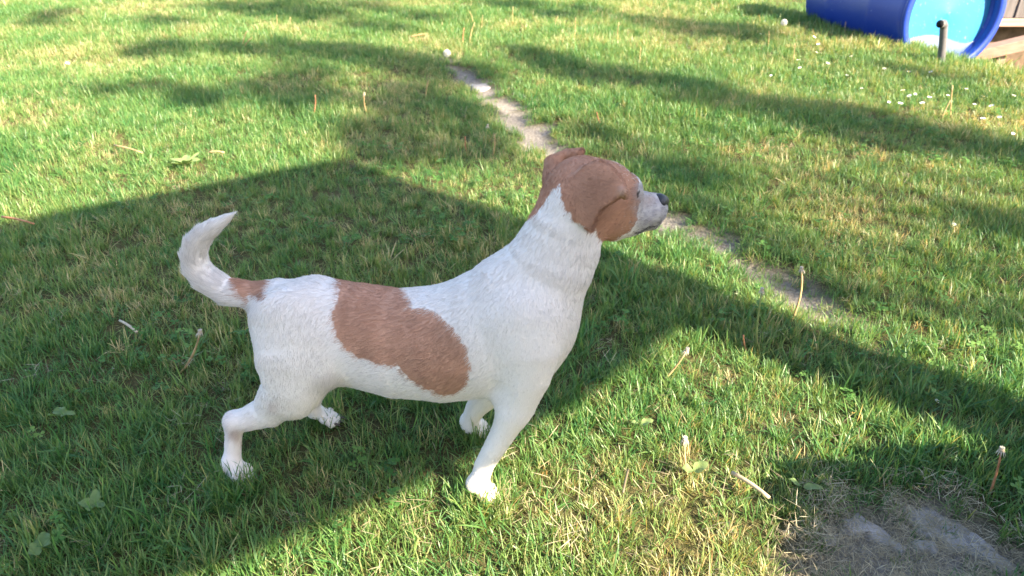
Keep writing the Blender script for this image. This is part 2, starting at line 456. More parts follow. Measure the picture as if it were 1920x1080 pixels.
xs, ys = [], []
for y0, y1, dens in ((0.35, 1.3, 700), (1.3, 3.0, 260)):
    area = (0.8 * (y0 + y1) + 0.7) * (y1 - y0); a, b = sample(int(area * dens), y0, y1); xs.append(a); ys.append(b)
X = np.concatenate(xs); Y = np.concatenate(ys); B = bareness(X, Y)
dry = np.exp(-(((X - .15) / .30) ** 2 + ((Y - .70) / .13) ** 2))
a, b = rng.uniform(PATCH[:, 0].min() - .03, PATCH[:, 0].max(), 1700), rng.uniform(PATCH[:, 1].min(), PATCH[:, 1].max() + .04, 1700)
keep = rng.random(len(X)) < .14 + .8 * dry + .6 * B
X = np.concatenate([X[keep], a]); Y = np.concatenate([Y[keep], b]); Bb = bareness(X, Y); n = len(X)
keep = (np.arange(n) < keep.sum()) | (Bb > .15); X, Y, Bb = X[keep], Y[keep], Bb[keep]; n = len(X)
Z = height(X, Y) + np.where(Bb > .5, rng.uniform(.002, .016, n), rng.uniform(.004, .028, n))
rot = np.stack([rng.normal(0, .18, n), rng.normal(0, .18, n), rng.random(n) * 6.283], 1)
sc = rng.uniform(.4, .95, n) * np.where(Bb > .3, .75, 1)
clip = scatter('dry_clippings', c_s, np.stack([X, Y, Z], 1), rot, np.stack([sc] * 3, 1), rng.integers(0, 4, n), rng.normal(0, .2, n))
tag(clip, 'dry straw coloured grass clippings strewn over lawn and stones', 'clippings', kind='stuff')

a, b = sample(1200, 0.4, 2.6); m = (vnoise(a * 5 + 31, b * 5) > .58) & (bareness(a, b) < .2); a, b = a[m], b[m]; n = len(a)
sc = rng.uniform(.7, 1.3, n)
clv = scatter('clover', c_c, np.stack([a, b, height(a, b)], 1), np.stack([rng.normal(0, .15, n), rng.normal(0, .15, n), rng.random(n) * 6.283], 1),
              np.stack([sc] * 3, 1), rng.integers(0, 4, n), rng.normal(0, .2, n))
tag(clv, 'small round clover leaves mixed into the lawn', 'clover', kind='stuff')

# ------------------------------------------------------------------ the dog: one continuous surface grown from tapered limbs
def ymid(px): return 0.815 + (900 - px) / 455.0 * 0.04
def J(px, py, dy, rpx, k=1.0):
    p = at_y(px, py, ymid(px) + dy); return (p, rpx * depth_of(p) / FPX, k)
LAT = np.array([0, 1.0, 0])
CH = []    # chains: (joints, blend, flattening axis, flow sign, gravity)
def chain(js, blend, lat=LAT, flow=1.0, down=0.0, hl=0.010):
    lat = np.asarray(lat, float); CH.append((js, blend, lat / np.linalg.norm(lat), flow, down, hl))
# trunk, rump to chest
chain([J(540, 597, 0, 68, .80), J(595, 600, 0, 87, .80), J(675, 630, 0, 104, .78), J(750, 645, 0, 108, .80), J(830, 645, 0, 115, .82), J(900, 634, 0, 120, .82), J(948, 614, 0, 110, .82)], .03, flow=-1, down=.45, hl=.0082)
chain([J(968, 585, 0, 100, .8), J(1026, 497, 0, 78, .8), J(1054, 430, .005, 66, .82), J(1078, 385, .015, 63, .9)], .045, flow=-1, down=.15, hl=.0082)
chain([J(990, 560, 0, 70, .8), J(1078, 470, .012, 25, .8)], .05, flow=-1, hl=.0082)   # front of the throat
chain([J(1004, 602, 0, 51, 1.0), J(976, 680, 0, 51, .9)], .04, flow=1, down=.6, hl=.0082)                  # breast bone
# near fore leg
chain([J(985, 605, -.046, 62, .55), J(992, 660, -.052, 52, .60), J(986, 708, -.050, 46, .7), J(972, 758, -.050, 34, .8), J(940, 818, -.056, 23.5, .85), J(908, 872, -.062, 18.5, .9), J(899, 900, -.066, 17.5, .95)], .018, flow=1, hl=.005)
chain([J(950, 745, -.046, 22, .8), J(962, 772, -.052, 19, .8)], .02, flow=1, hl=.005)                       # elbow
# far fore leg
chain([J(975, 660, .045, 55, .7), J(925, 725, .05, 34, .8), J(893, 765, .055, 20, .9), J(881, 787, .060, 16, .95), J(882, 798, .062, 15, 1)], .025, flow=1, hl=.005)
# near hind leg
chain([J(540, 605, -.036, 66, .6), J(545, 680, -.052, 66, .52), J(542, 725, -.056, 50, .58), J(505, 770, -.050, 33, .75), J(466, 785, -.052, 24, .85), J(441, 790, -.054, 18, .9)], .03, flow=1, hl=.007)
chain([J(580, 640, -.04, 54, .6), J(588, 700, -.054, 34, .6), J(555, 755, -.056, 30, .6)], .02, flow=1, down=.5, hl=.007)
chain([J(440, 790, -.054, 17, .9), J(437, 830, -.057, 15.5, .9), J(436, 862, -.060, 15.5, .95), J(438, 885, -.064, 17, 1)], .014, flow=1, hl=.005)
# far hind leg
chain([J(560, 620, .030, 66, .6), J(590, 690, .045, 44, .7), J(588, 735, .050, 22, .8), J(586, 757, .056, 15, .9), J(590, 770, .06, 14, 1)], .025, flow=1, hl=.005)
# tail
TAIL = [J(525, 553, 0, 27), J(475, 553, 0, 25), J(428, 547, 0, 25), J(389, 524, 0, 25), J(371, 505, 0, 24.5), J(364.5, 483, 0, 23.5), J(367, 461, 0, 22), J(379, 442, 0, 19), J(398, 426, 0, 15), J(421, 411, 0, 9), J(442, 398, 0, 2.2)]
chain(TAIL, .018, flow=1, hl=.0105)
# head
chain([J(1092, 360, .025, 68), J(1132, 362, .042, 61), J(1165, 360, .055, 38)], .02, flow=-1, hl=.005)
chain([J(1160, 390, .065, 46, 1), J(1185, 395, .078, 42, .95), J(1221, 392, .094, 31, .95)], .016, flow=-1, hl=.005)
chain([J(1120, 405, .035, 46, 1.0), J(1150, 420, .06, 32, 1), J(1195, 418, .085, 18, 1), J(1222, 418, .098, 12, 1)], .012, flow=-1, hl=.006)
chain([J(1180, 348, .045, 12), J(1186, 350, .072, 12)], .014, flow=-1, hl=.006)         # brow
# paws: toes
PAWS = []
def paw(px, py, dy, rpx, heading, toe=1.0):
    c, r, _ = J(px, py, dy, rpx); PAWS.append((c, r, heading, toe))
    h = np.array([math.cos(heading), math.sin(heading), 0]); sd = np.array([-h[1], h[0], 0])
    c = c.copy(); c[2] = 0.016
    CH.append(([(c - h * .006 + np.array([0, 0, .010]), r * .95, 1.0), (c + h * .012, r * .85, 1.0)], .010, LAT, 1.0, 0.0, .005))
    for o, ln in ((-.0125, .017), (-.0045, .023), (.0045, .023), (.0125, .017)):
        a = c + h * .008 + sd * o * .7; b = c + h * ln * toe + sd * o * .95; b[2] = .007
        CH.append(([(a, .0072, 1.0), ((a + b) / 2 + np.array([0, 0, .003]), .0070, 1.0), (b, .0060, 1.0)], .0035, LAT, 1.0, 0.0, .004))
paw(899, 922, -.068, 18, -.25)
paw(443, 898, -.068, 14.5, -.35)
paw(886, 806, .065, 15, .05)
paw(598, 777, .065, 12, .05, 1.15)
# ears: flat folded flaps
EN = np.array([-.30, -.80, .45])
EAR_A, EAR_B, EAR_C = (J(1080, 395, -.016, 1)[0], J(1165, 355, -.014, 1)[0], J(1122, 300, .002, 1)[0])
EAR_PX = [(1066, 402), (1060, 368), (1070, 335), (1095, 311), (1124, 299), (1150, 314), (1172, 342), (1175, 356), (1164, 369), (1152, 379), (1130, 393), (1118, 412), (1112, 432), (1090, 422)]
_n = np.cross(EAR_B - EAR_A, EAR_C - EAR_A); _n /= np.linalg.norm(_n)
if _n[1] > 0: _n = -_n
_e1 = (EAR_B - EAR_A) / np.linalg.norm(EAR_B - EAR_A); _e2 = np.cross(_n, _e1)
def _on_plane(px, py):
    d = ray(px, py); o = np.array([0, 0, CAM_H]); t = ((EAR_A - o) @ _n) / (d @ _n); p = o + d * t - EAR_A; return (p @ _e1, p @ _e2)
EAR_2D = np.array([_on_plane(*q) for q in EAR_PX]); EAR_MID = EAR_2D.mean(0)
def ear_sdf(P):
    q = P - EAR_A; u = np.stack([q @ _e1, q @ _e2], 1); h = q @ _n
    d, _ = seg_dist(u, np.vstack([EAR_2D, EAR_2D[:1]])); d = np.where(inside(EAR_2D, u[:, 0], u[:, 1]), -d, d)
    r2 = ((u - EAR_MID) ** 2).sum(1) / .04 ** 2
    h = h - .009 * (1 - np.clip(r2, 0, 1.6))
    return np.maximum(d + .002, np.abs(h) - .0028) - .0022 + np.minimum(np.maximum(d + .002, 0), 0)
CH.append(([(EAR_A, .055, 1), (EAR_B, .055, 1)], .0045, ear_sdf, 1.0, 0.0, .005))
chain([J(1162, 356, -.020, 7, 1.0), J(1169, 359, -.024, 8.5, 1.0), J(1171, 369, -.016, 6, 1.0)], .004, flow=1, hl=.004)
EF = np.array([-.25, .75, .60])
chain([J(1040, 335, .066, 24, .8), J(1039, 304, .080, 20, .6), J(1062, 292, .086, 17, .6), J(1086, 286, .080, 11, .8)], .007, lat=EF, flow=1, hl=.005)
def seg_eval(P, A, Bj, lat):
    (a, ra, ka), (b, rb, kb) = A, Bj
    ab = b - a; L2 = ab @ ab + 1e-12
    t = np.clip(((P - a) @ ab) / L2, 0, 1)
    d = P - (a + t[:, None] * ab)
    dl = d @ lat; kk = ka + (kb - ka) * t; r = ra + (rb - ra) * t
    q = np.sqrt(np.maximum((d * d).sum(1) - dl * dl, 0) + (dl / kk) ** 2)
    return (q - r) * np.where(kk < .7, .75, 1.0)
def smin(a, b, k):
    h = np.clip(0.5 + 0.5 * (b - a) / k, 0, 1)
    return b * (1 - h) + a * h - k * h * (1 - h)
def sdf_grid(chains, res, pad=.05):
    allp = np.array([j[0] for c in chains for j in c[0]]); rr = max(j[1] for c in chains for j in c[0])
    lo = allp.min(0) - rr * .9 - .02; hi = allp.max(0) + rr * .9 + .02
    dims = np.ceil((hi - lo) / res).astype(int) + 1
    f = np.full(dims, 0.5, np.float32)
    ax = [lo[i] + res * np.arange(dims[i]) for i in range(3)]
    for js, bl, lat, *_ in chains:
        pts = np.array([j[0] for j in js]); r = max(j[1] for j in js) + pad
        i0 = np.maximum(((pts.min(0) - r - lo) / res).astype(int), 0); i1 = np.minimum(((pts.max(0) + r - lo) / res).astype(int) + 2, dims)
        g = np.stack(np.meshgrid(*[ax[i][i0[i]:i1[i]] for i in range(3)], indexing='ij'), -1)
        sh = g.shape[:3]; P = g.reshape(-1, 3); d = None
        for k in range(len(js) - 1):
            e = lat(P) if callable(lat) else seg_eval(P, js[k], js[k + 1], lat); d = e if d is None else smin(d, e, .0008)
        sl_ = tuple(slice(i0[i], i1[i]) for i in range(3))
        f[sl_] = smin(f[sl_], d.reshape(sh).astype(np.float32), bl)
    return f, lo, res
def surface_nets(f, lo, res):
    ins = f < 0
    s8 = [ins[i:f.shape[0] - 1 + i, j:f.shape[1] - 1 + j, k:f.shape[2] - 1 + k] for i in (0, 1) for j in (0, 1) for k in (0, 1)]
    cnt = sum(x.astype(np.int8) for x in s8); act = (cnt > 0) & (cnt < 8)
    idx = np.full(act.shape, -1, np.int64); ijk = np.argwhere(act); idx[act] = np.arange(len(ijk))
    acc = np.zeros((len(ijk), 3)); num = np.zeros(len(ijk))
    cor = np.array([(i, j, k) for i in (0, 1) for j in (0, 1) for k in (0, 1)])
    val = np.stack([f[ijk[:, 0] + c[0], ijk[:, 1] + c[1], ijk[:, 2] + c[2]] for c in cor], 1).astype(float)
    for a in range(8):
        for b in range(a + 1, 8):
            if np.abs(cor[a] - cor[b]).sum() != 1: continue
            m = (val[:, a] < 0) != (val[:, b] < 0)
            t = val[m, a] / (val[m, a] - val[m, b])
            acc[m] += cor[a] + t[:, None] * (cor[b] - cor[a]); num[m] += 1
    V = lo + res * (ijk + acc / num[:, None])
    Fs = []
    for ax_ in range(3):
        u, v = (ax_ + 1) % 3, (ax_ + 2) % 3
        a = ins; sl0 = [slice(None)] * 3; sl1 = [slice(None)] * 3
        sl0[ax_] = slice(0, -1); sl1[ax_] = slice(1, None)
        ch = a[tuple(sl0)] != a[tuple(sl1)]
        e = np.argwhere(ch); e = e[(e[:, u] > 0) & (e[:, v] > 0) & (e[:, u] < f.shape[u] - 1) & (e[:, v] < f.shape[v] - 1)]
        du = np.zeros(3, int); du[u] = 1; dv = np.zeros(3, int); dv[v] = 1
        g = lambda q: idx[q[:, 0], q[:, 1], q[:, 2]]
        q = np.stack([g(e - du - dv), g(e - dv), g(e), g(e - du)], 1)
        flip = ~a[e[:, 0], e[:, 1], e[:, 2]]
        q[flip] = q[flip][:, ::-1]; Fs.append(q)
    return V, np.concatenate(Fs)
fld, lo, res = sdf_grid(CH, .0028)
DV, DF = surface_nets(fld, lo, res)
grad = np.stack(np.gradient(fld, res), -1)
def sample_grad(P):
    q = np.clip(((P - lo) / res), 0, np.array(fld.shape) - 1.001); i = q.astype(int); fr = q - i; out = 0
    for a in (0, 1):
        for b in (0, 1):
            for c in (0, 1):
                wt = (fr[:, 0] if a else 1 - fr[:, 0]) * (fr[:, 1] if b else 1 - fr[:, 1]) * (fr[:, 2] if c else 1 - fr[:, 2])
                out = out + wt[:, None] * grad[i[:, 0] + a, i[:, 1] + b, i[:, 2] + c]
    return out / (np.linalg.norm(out, axis=1, keepdims=True) + 1e-9)

# coat pattern, laid out on the animal's side
PATCHES = [
    [(637, 530), (645, 480), (760, 500), (757, 535), (762, 560), (775, 577), (812, 586), (850, 615), (874, 650), (882, 690), (877, 722), (855, 742), (820, 738), (785, 720), (757, 702), (745, 683), (715, 686), (680, 672), (645, 650), (628, 625), (625, 590), (630, 555)],
    [(434, 527), (440, 505), (512, 505), (508, 528), (498, 545), (492, 562), (478, 552), (468, 558), (460, 574), (452, 552), (441, 540)],
    [(1000, 260), (1100, 255), (1124, 285), (1180, 310), (1202, 340), (1198, 372), (1196, 400), (1186, 428), (1165, 443), (1145, 457), (1133, 462), (1124, 446), (1118, 428), (1108, 436), (1086, 420), (1064, 400), (1054, 372), (1050, 338), (1022, 383), (1000, 404), (982, 414), (955, 400), (985, 330)],
]
BLAZE = [(1112, 278), (1150, 286), (1190, 308), (1203, 332), (1184, 318), (1150, 299), (1120, 291)]
WHITE = np.array([.80, .75, .72]); BROWN = np.array([.49, .280, .195]); DARKB = np.array([.30, .125, .07])
def coat(P, jit=0.0):
    n = len(P); px = project(P); X, Y = px[:, 0], px[:, 1]
    if jit: jj = jit * (1 + 2.2 * ((X > 1165) & (Y < 470))); X = X + rng.normal(0, 1, n) * jj; Y = Y + rng.normal(0, 1, n) * jj
    X = X + (vnoise(px[:, 0] * .09, px[:, 1] * .09) - .5) * 9; Y = Y + (vnoise(px[:, 0] * .09 + 20, px[:, 1] * .09) - .5) * 9
    c = np.tile(WHITE, (n, 1))
    head = (X > 950) & (Y < 480)
    for i, p in enumerate(PATCHES):
        m = inside(p, X, Y); vr = (.86 + .28 * vnoise(px[:, 0] * .035 + 5, px[:, 1] * .035) + .10 * (vnoise(px[:, 0] * .15, px[:, 1] * .15) - .5))[m][:, None]; c[m] = (BROWN if i < 2 else BROWN * [.90, .84, .80]) * vr
    # darker brown back of the ear, with shade painted into the coat
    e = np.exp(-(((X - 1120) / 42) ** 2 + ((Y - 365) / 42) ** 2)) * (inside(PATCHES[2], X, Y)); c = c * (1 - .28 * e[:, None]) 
    tp = np.exp(-(((X - 1169) / 8) ** 2 + ((Y - 361) / 9) ** 2))[:, None] * .7; c = c * (1 - tp) + tp * np.array([.72, .50, .38])
    c[inside(BLAZE, X, Y)] = WHITE
    mz = smooth(1180, 1205, X) * (Y < 470) * (Y > 340)
    grey = np.clip(mz * (.50 + .45 * vnoise(px[:, 0] * .2, px[:, 1] * .2)), 0, 1)[:, None]
    c = c * (1 - grey) + grey * np.array([.33, .31, .34])
    top = np.exp(-(((X - 1215) / 16) ** 2 + ((Y - 374) / 11) ** 2))[:, None] * .6
    c = c * (1 - top) + top * np.array([.34, .24, .18])
    for bx, by, br, st in ((440, 818, 12, .55), (512, 764, 13, .30), (1192, 362, 7, .5)):
        q = np.exp(-(((X - bx) / br) ** 2 + ((Y - by) / br) ** 2))[:, None] * st
        c = c * (1 - q) + q * np.array([.30, .17, .13])
    mo = inside([(1186, 438), (1200, 430), (1222, 423), (1238, 420), (1238, 424), (1223, 428), (1203, 434), (1190, 441)], X, Y) | inside([(1196, 372), (1196, 360), (1203, 350), (1205, 354), (1200, 366)], X, Y)
    c[mo] = c[mo] * .18
    pk = smooth(745, 800, Y) * (X < 480) + smooth(850, 900, Y) * (X > 850)
    c = c * (1 - .025 * pk[:, None] * np.array([0, 1, .8]))
    return c
k = N('dog_skin'); a = k.n('ShaderNodeAttribute'); a.attribute_name = 'coat'; k.l(a.outputs['Color'], k.b.inputs['Base Color'])
k.sets(Roughness=0.85); k.b.inputs['Specular IOR Level'].default_value = 0.15
k.bump(k.noise(260, 3, .6), .35, .002); M_skin = k.m
k = N('dog_fur'); a = k.n('ShaderNodeAttribute'); a.attribute_name = 'coat'; k.l(a.outputs['Color'], k.b.inputs['Base Color'])
k.sets(Roughness=0.55); k.b.inputs['Specular IOR Level'].default_value = 0.35
t = k.n('ShaderNodeBsdfTranslucent'); k.l(a.outputs['Color'], t.inputs[0])
mx = k.n('ShaderNodeMixShader'); mx.inputs[0].default_value = .3
k.l(k.b.outputs[0], mx.inputs[1]); k.l(t.outputs[0], mx.inputs[2]); k.l(mx.outputs[0], k.out.inputs[0]); M_fur = k.m
k = N('nose_leather'); n = k.noise(900, 3); k.l(k.ramp(n, [(0.3, (0.012, 0.012, 0.015)), (0.7, (0.045, 0.045, 0.055))]), k.b.inputs['Base Color'])
k.sets(Roughness=.42); k.bump(n, .5, .0008); M_nose = k.m
M_eye = plain('dark_eye', (0.012, 0.008, 0.006), .08, .6).m
M_claw = plain('horn_claw', (0.10, 0.085, 0.08), .4, .4).m

DOG0 = np.array([-0.21, 0.84, 0.0])
dog = empty('dog', DOG0)
tag(dog, 'white terrier with tan patches standing on the lawn, tail curled up, looking away', 'dog')
body = quads_obj('body', DV - DOG0, DF, M_skin, dog)
at = body.data.color_attributes.new('coat', 'FLOAT_COLOR', 'POINT')
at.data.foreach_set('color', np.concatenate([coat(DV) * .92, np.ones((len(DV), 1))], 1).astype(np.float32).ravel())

# fur: short hairs that follow the body
def fur(nh):
    q = DV[DF]; tri = np.concatenate([q[:, [0, 1, 2]], q[:, [0, 2, 3]]])
    ar = np.linalg.norm(np.cross(tri[:, 1] - tri[:, 0], tri[:, 2] - tri[:, 0]), axis=1)
    t = tri[rng.choice(len(tri), nh, p=ar / ar.sum())]
    a, b = rng.random(nh), rng.random(nh); m = a + b > 1; a[m], b[m] = 1 - a[m], 1 - b[m]
    P = t[:, 0] + a[:, None] * (t[:, 1] - t[:, 0]) + b[:, None] * (t[:, 2] - t[:, 0])
    P = P[P[:, 2] > .012]; nh = len(P)
    Nn = sample_grad(P)
    flow = np.zeros((nh, 3)); ln = np.zeros(nh); wsum = np.zeros(nh)
    for js, bl, lat, fs, down, hl in CH:
        for i in range(len(js) - 1):
            d = lat(P) if callable(lat) else seg_eval(P, js[i], js[i + 1], lat); v = js[i + 1][0] - js[i][0]; v = v / (np.linalg.norm(v) + 1e-9) * fs
            v = v + np.array([0, 0, -down]); wt = np.exp(-np.clip(d, -.03, 1) / .013)
            flow += wt[:, None] * v; ln += wt * hl; wsum += wt
    flow /= wsum[:, None]; ln /= wsum
    sw = np.stack([vnoise(P[:, 0] * 22 + i * 13, P[:, 2] * 22 + P[:, 1] * 9 + i * 7) - .5 for i in range(3)], 1)
    flow = flow / (np.linalg.norm(flow, axis=1, keepdims=True) + 1e-6) + sw * .4 + rng.normal(0, .12, (nh, 3))
    T = flow - (flow * Nn).sum(1, keepdims=True) * Nn; T /= np.linalg.norm(T, axis=1, keepdims=True) + 1e-9
    px = project(P)
    groin = np.exp(-(((px[:, 0] - 620) / 30) ** 2 + ((px[:, 1] - 722) / 22) ** 2)); ln = ln * (1 + .9 * groin)
    tailtip = (px[:, 0] < 460) & (px[:, 1] < 600); ln = np.where(tailtip, ln * np.interp(px[:, 1], [395, 440, 520], [.5, 1.1, 1.15]), ln)
    ln = ln * rng.uniform(.6, 1.25, nh)
    lift = np.clip(rng.normal(.13, .07, nh) + .05 * (ln > .012), .04, .6)
    pts = np.zeros((nh, 4, 3)); p = P - Nn * .0006; pts[:, 0] = p
    for i in range(3):
        an = lift * (1.25 - .55 * i); p = p + (T * np.cos(an)[:, None] + Nn * np.sin(an)[:, None]) * (ln / 3)[:, None]; pts[:, i + 1] = p
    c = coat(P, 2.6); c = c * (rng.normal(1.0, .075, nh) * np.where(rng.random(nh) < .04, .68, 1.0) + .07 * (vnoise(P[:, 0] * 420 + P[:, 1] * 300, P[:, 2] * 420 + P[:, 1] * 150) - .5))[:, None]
    mz = (px[:, 0] > 1185) & (px[:, 1] < 450); dk = mz & (rng.random(nh) < .28); c[dk] = c[dk] * .35
    return pts, np.clip(c, .01, .95)
pts, hc = fur(330000)
nh = len(pts)
hcv = bpy.data.hair_curves.new('fur'); hcv.add_curves([4] * nh)
hcv.attributes['position'].data.foreach_set('vector', (pts - DOG0).astype(np.float32).ravel())
ra = hcv.attributes.new('radius', 'FLOAT', 'POINT')
ra.data.foreach_set('value', np.tile(np.array([.00015, .00014, .00010, .00002], np.float32), nh))
ca = hcv.attributes.new('coat', 'FLOAT_COLOR', 'CURVE')
ca.data.foreach_set('color', np.concatenate([hc, np.ones((nh, 1))], 1).astype(np.float32).ravel())
hcv.materials.append(M_fur)
furo = bpy.data.objects.new('fur', hcv); COL.objects.link(furo); furo.parent = dog; furo['kind'] = 'stuff'

def little(name, chains, res_, mat, parent):
    f, l0, r0 = sdf_grid(chains, res_, .02); v, q = surface_nets(f, l0, r0); return quads_obj(name, v - DOG0, q, mat, parent)
NZ = [([J(1236, 375, .094, 13), J(1242, 377, .099, 12)], .006, LAT), ([J(1241, 380, .088, 8), J(1241, 380, .108, 8)], .006, LAT), ([J(1244, 386, .098, 6), J(1246, 394, .098, 4)], .004, LAT)]
little('nose', NZ, .0012, M_nose, dog)
for px_, py_, dy_ in ((1193, 367, .046), (1192, 362, .082)):
    little('eye', [([J(px_, py_, dy_, 7), J(px_ + .5, py_, dy_, 7)], .001, LAT)], .001, M_eye, dog)
for c, r, hd, toe in PAWS:
    h = np.array([math.cos(hd), math.sin(hd), 0]); sd = np.array([-h[1], h[0], 0])
    for o, ln in ((-.0125, .017), (-.0045, .023), (.0045, .023), (.0125, .017)):
        b = np.array([c[0], c[1], 0]) + h * (ln * toe + .004) + sd * o * .95
        tv, tf = tube(bez(b + [0, 0, .008], b + h * .006 + [0, 0, .009], b + h * .010 + [0, 0, .003], 5), [.0022, .0021, .0017, .0011, .0003], 6)
        mesh_obj('claw', np.array(tv) - DOG0, tf, M_claw, dog)

# ------------------------------------------------------------------ drum, pipe, boards beyond the edge
RC = at_y(1789, 27, 3.86); RAD = 0.285
AX = np.array([-0.22, 0.97, -0.02]); AX /= np.linalg.norm(AX)
sx = np.cross(AX, [0, 0, 1.0]); sx /= np.linalg.norm(sx); sz = np.cross(sx, AX)
def lathe(profile, n=64, closed=False):
    V = []; Fq = []
    for a_, r_ in profile:
        for k_ in range(n):
            q = 2 * math.pi * k_ / n; V.append(AX * a_ + r_ * (math.cos(q) * sx + math.sin(q) * sz))
    for i in range(len(profile) - 1):
        for k_ in range(n): Fq.append((i * n + k_, (i + 1) * n + k_, (i + 1) * n + (k_ + 1) % n, i * n + (k_ + 1) % n))
    if closed: Fq.append(tuple((len(profile) - 1) * n + k_ for k_ in range(n)))
    return V, Fq
drum = empty('plastic_drum', RC - np.array([0, 0, RAD])); off = np.array([0, 0, RAD])
tag(drum, 'blue plastic drum lying on its side at the lawn edge', 'drum')
R = RAD
v, f = lathe([(.0, R - .016), (.012, R - .002), (.05, R), (.22, R + .002), (.25, R + .012), (.28, R + .012), (.31, R + .002), (.58, R + .002), (.61, R + .012), (.64, R + .012), (.67, R + .002), (.84, R), (.88, R - .03)], closed=True)
mesh_obj('shell', np.array(v) + off, f, M_drum, drum)
v, f = lathe([(.03, R - .036), (-.004, R - .034), (-.010, R - .029), (-.012, R - .006), (-.006, R + .004), (.006, R + .005), (.014, R - .001)])
mesh_obj('rim', np.array(v) + off, f, M_drum, drum)
v, f = lathe([(.028, R - .0365), (.034, R - .040), (.044, R - .044)])
mesh_obj('chime_wall', np.array(v) + off, [q[::-1] for q in f], M_drum, drum)
v, f = lathe([(.044, R - .0445), (.045, R - .07), (.043, R * .5), (.042, .0006)], closed=True)
mesh_obj('end_panel', np.array(v) + off, [q[::-1] for q in f], M_drum_in, drum)
# raised mottled blue crescent in the low part of the recess
pv = []; n_ = 40
xs_ = np.linspace(-.86, .80, n_); ro = R - .046
bot = [(x_ * ro, -math.sqrt(max(0, 1 - x_ * x_)) * ro) for x_ in xs_]
topc = [(x_ * ro, -math.sqrt(max(0, 1 - x_ * x_)) * ro + (.135 * ro / .25) * math.sin(math.pi * (i / (n_ - 1)) ** .8)) for i, x_ in enumerate(xs_)]
V_ = [AX * .038 + sx * a_ + sz * b_ for a_, b_ in bot] + [AX * .034 + sx * a_ + sz * b_ for a_, b_ in topc] + [AX * .0415 + sx * a_ + sz * (b_ + .004) for a_, b_ in topc]
F_ = [(i + 1, i, n_ + i, n_ + i + 1) for i in range(n_ - 1)] + [(n_ + i + 1, n_ + i, 2 * n_ + i, 2 * n_ + i + 1) for i in range(n_ - 1)]
mesh_obj('low_crescent', np.array(V_) + off, F_, M_crescent, drum)

pb = ground_at(1766, 116); pt = at_y(1772, 44, pb[1] - .01)
pb[2] = float(height(pb[0], pb[1])) - .03
pipe = empty('standpipe', (pb[0], pb[1], pb[2] + .03)); P0 = np.array(pipe.location)
tag(pipe, 'bent grey pipe standing in the grass before the blue drum', 'pipe')
dirn = np.array([-.80, -.60, .05]); dirn /= np.linalg.norm(dirn)
top = pt.copy()
arc = [pb, pb + (top - pb) * .55, top - np.array([0, 0, .022]), top - np.array([0, 0, .009]) + dirn * .004, top + dirn * .015, top + dirn * .048]
v, f = tube([p - P0 for p in arc], [.0175, .0165, .0165, .0168, .017, .017], 16, cap=False)
mesh_obj('pipe_wall', v, f, M_pipe, pipe)
v, f = tube([top + dirn * .0482 - P0, top + dirn * .005 - P0], [.0169, .0130], 16, cap=True)
mesh_obj('pipe_mouth', v, f[:-1], M_black, pipe)

# boarded shed foot and sloping beam at the right
def plank(name, px0, py0, px1, py1, Yd, thick, mat, parent, yaw=0.0, o0=np.zeros(3)):
    a = at_y(px0, py0, Yd); b = at_y(px1, py1, Yd)
    c = (a + b) / 2; h = (abs(b[0] - a[0]) / 2, thick / 2, abs(b[2] - a[2]) / 2)
    V, Fq = box(c + np.array([0, thick / 2, 0]) - o0, h); o = mesh_obj(name, V, Fq, mat, parent, False); bevel(o, .003, 2); return o
SH0 = np.array([3.0, 4.75, -.42])
shed = empty('board_shed', SH0); tag(shed, 'grey weathered board shed standing behind the blue drum', 'shed')
bl, bt = at_y(1880, 33, 4.72), 1.9
x0 = at_y(1878, 0, 4.72)[0]
for i in range(9):
    wv = .135; V, Fq = box(np.array([x0 - .12 + i * (wv + .012), 4.72 + (i % 2) * .004, (bl[2] + bt) / 2]) - SH0, (wv / 2, .011, (bt - bl[2]) / 2))
    bevel(mesh_obj('board', V, Fq, M_board, shed, False), .003)
V, Fq = box(np.array([x0 + .45, 4.71, bl[2] - .025]) - SH0, (.75, .03, .022)); bevel(mesh_obj('sill', V, Fq, M_beam, shed, False), .004)
V, Fq = box(np.array([x0 + .45, 5.3, -.2]) - SH0, (.75, .5, .19)); mesh_obj('footing', V, Fq, M_bark, shed, False)
ba, bb = at_y(1770, 116, 4.25), at_y(2000, 62, 4.12)
dv = bb - ba; L = np.linalg.norm(dv); ex = dv / L; ey = np.cross([0, 0, 1.0], ex); ey /= np.linalg.norm(ey); ez = np.cross(ex, ey)
beam = empty('timber_beam', (ba + bb) / 2 - np.array([0, 0, .03])); B0 = np.array(beam.location)
V, Fq = box((ba + bb) / 2 - B0, (L / 2, .05, .030), np.stack([ex, ey, ez], 1)); bevel(mesh_obj('plank', V, Fq, M_beam, beam, False), .004)
for t_ in (.5, .95):
    p = ba + dv * t_; V, Fq = box(np.array([p[0], p[1] + .02, p[2] - .25]) - B0, (.025, .03, .22)); bevel(mesh_obj('leg', V, Fq, M_post, beam, False), .004)
tag(beam, 'pinkish sloping timber beam beside the blue drum', 'beam')

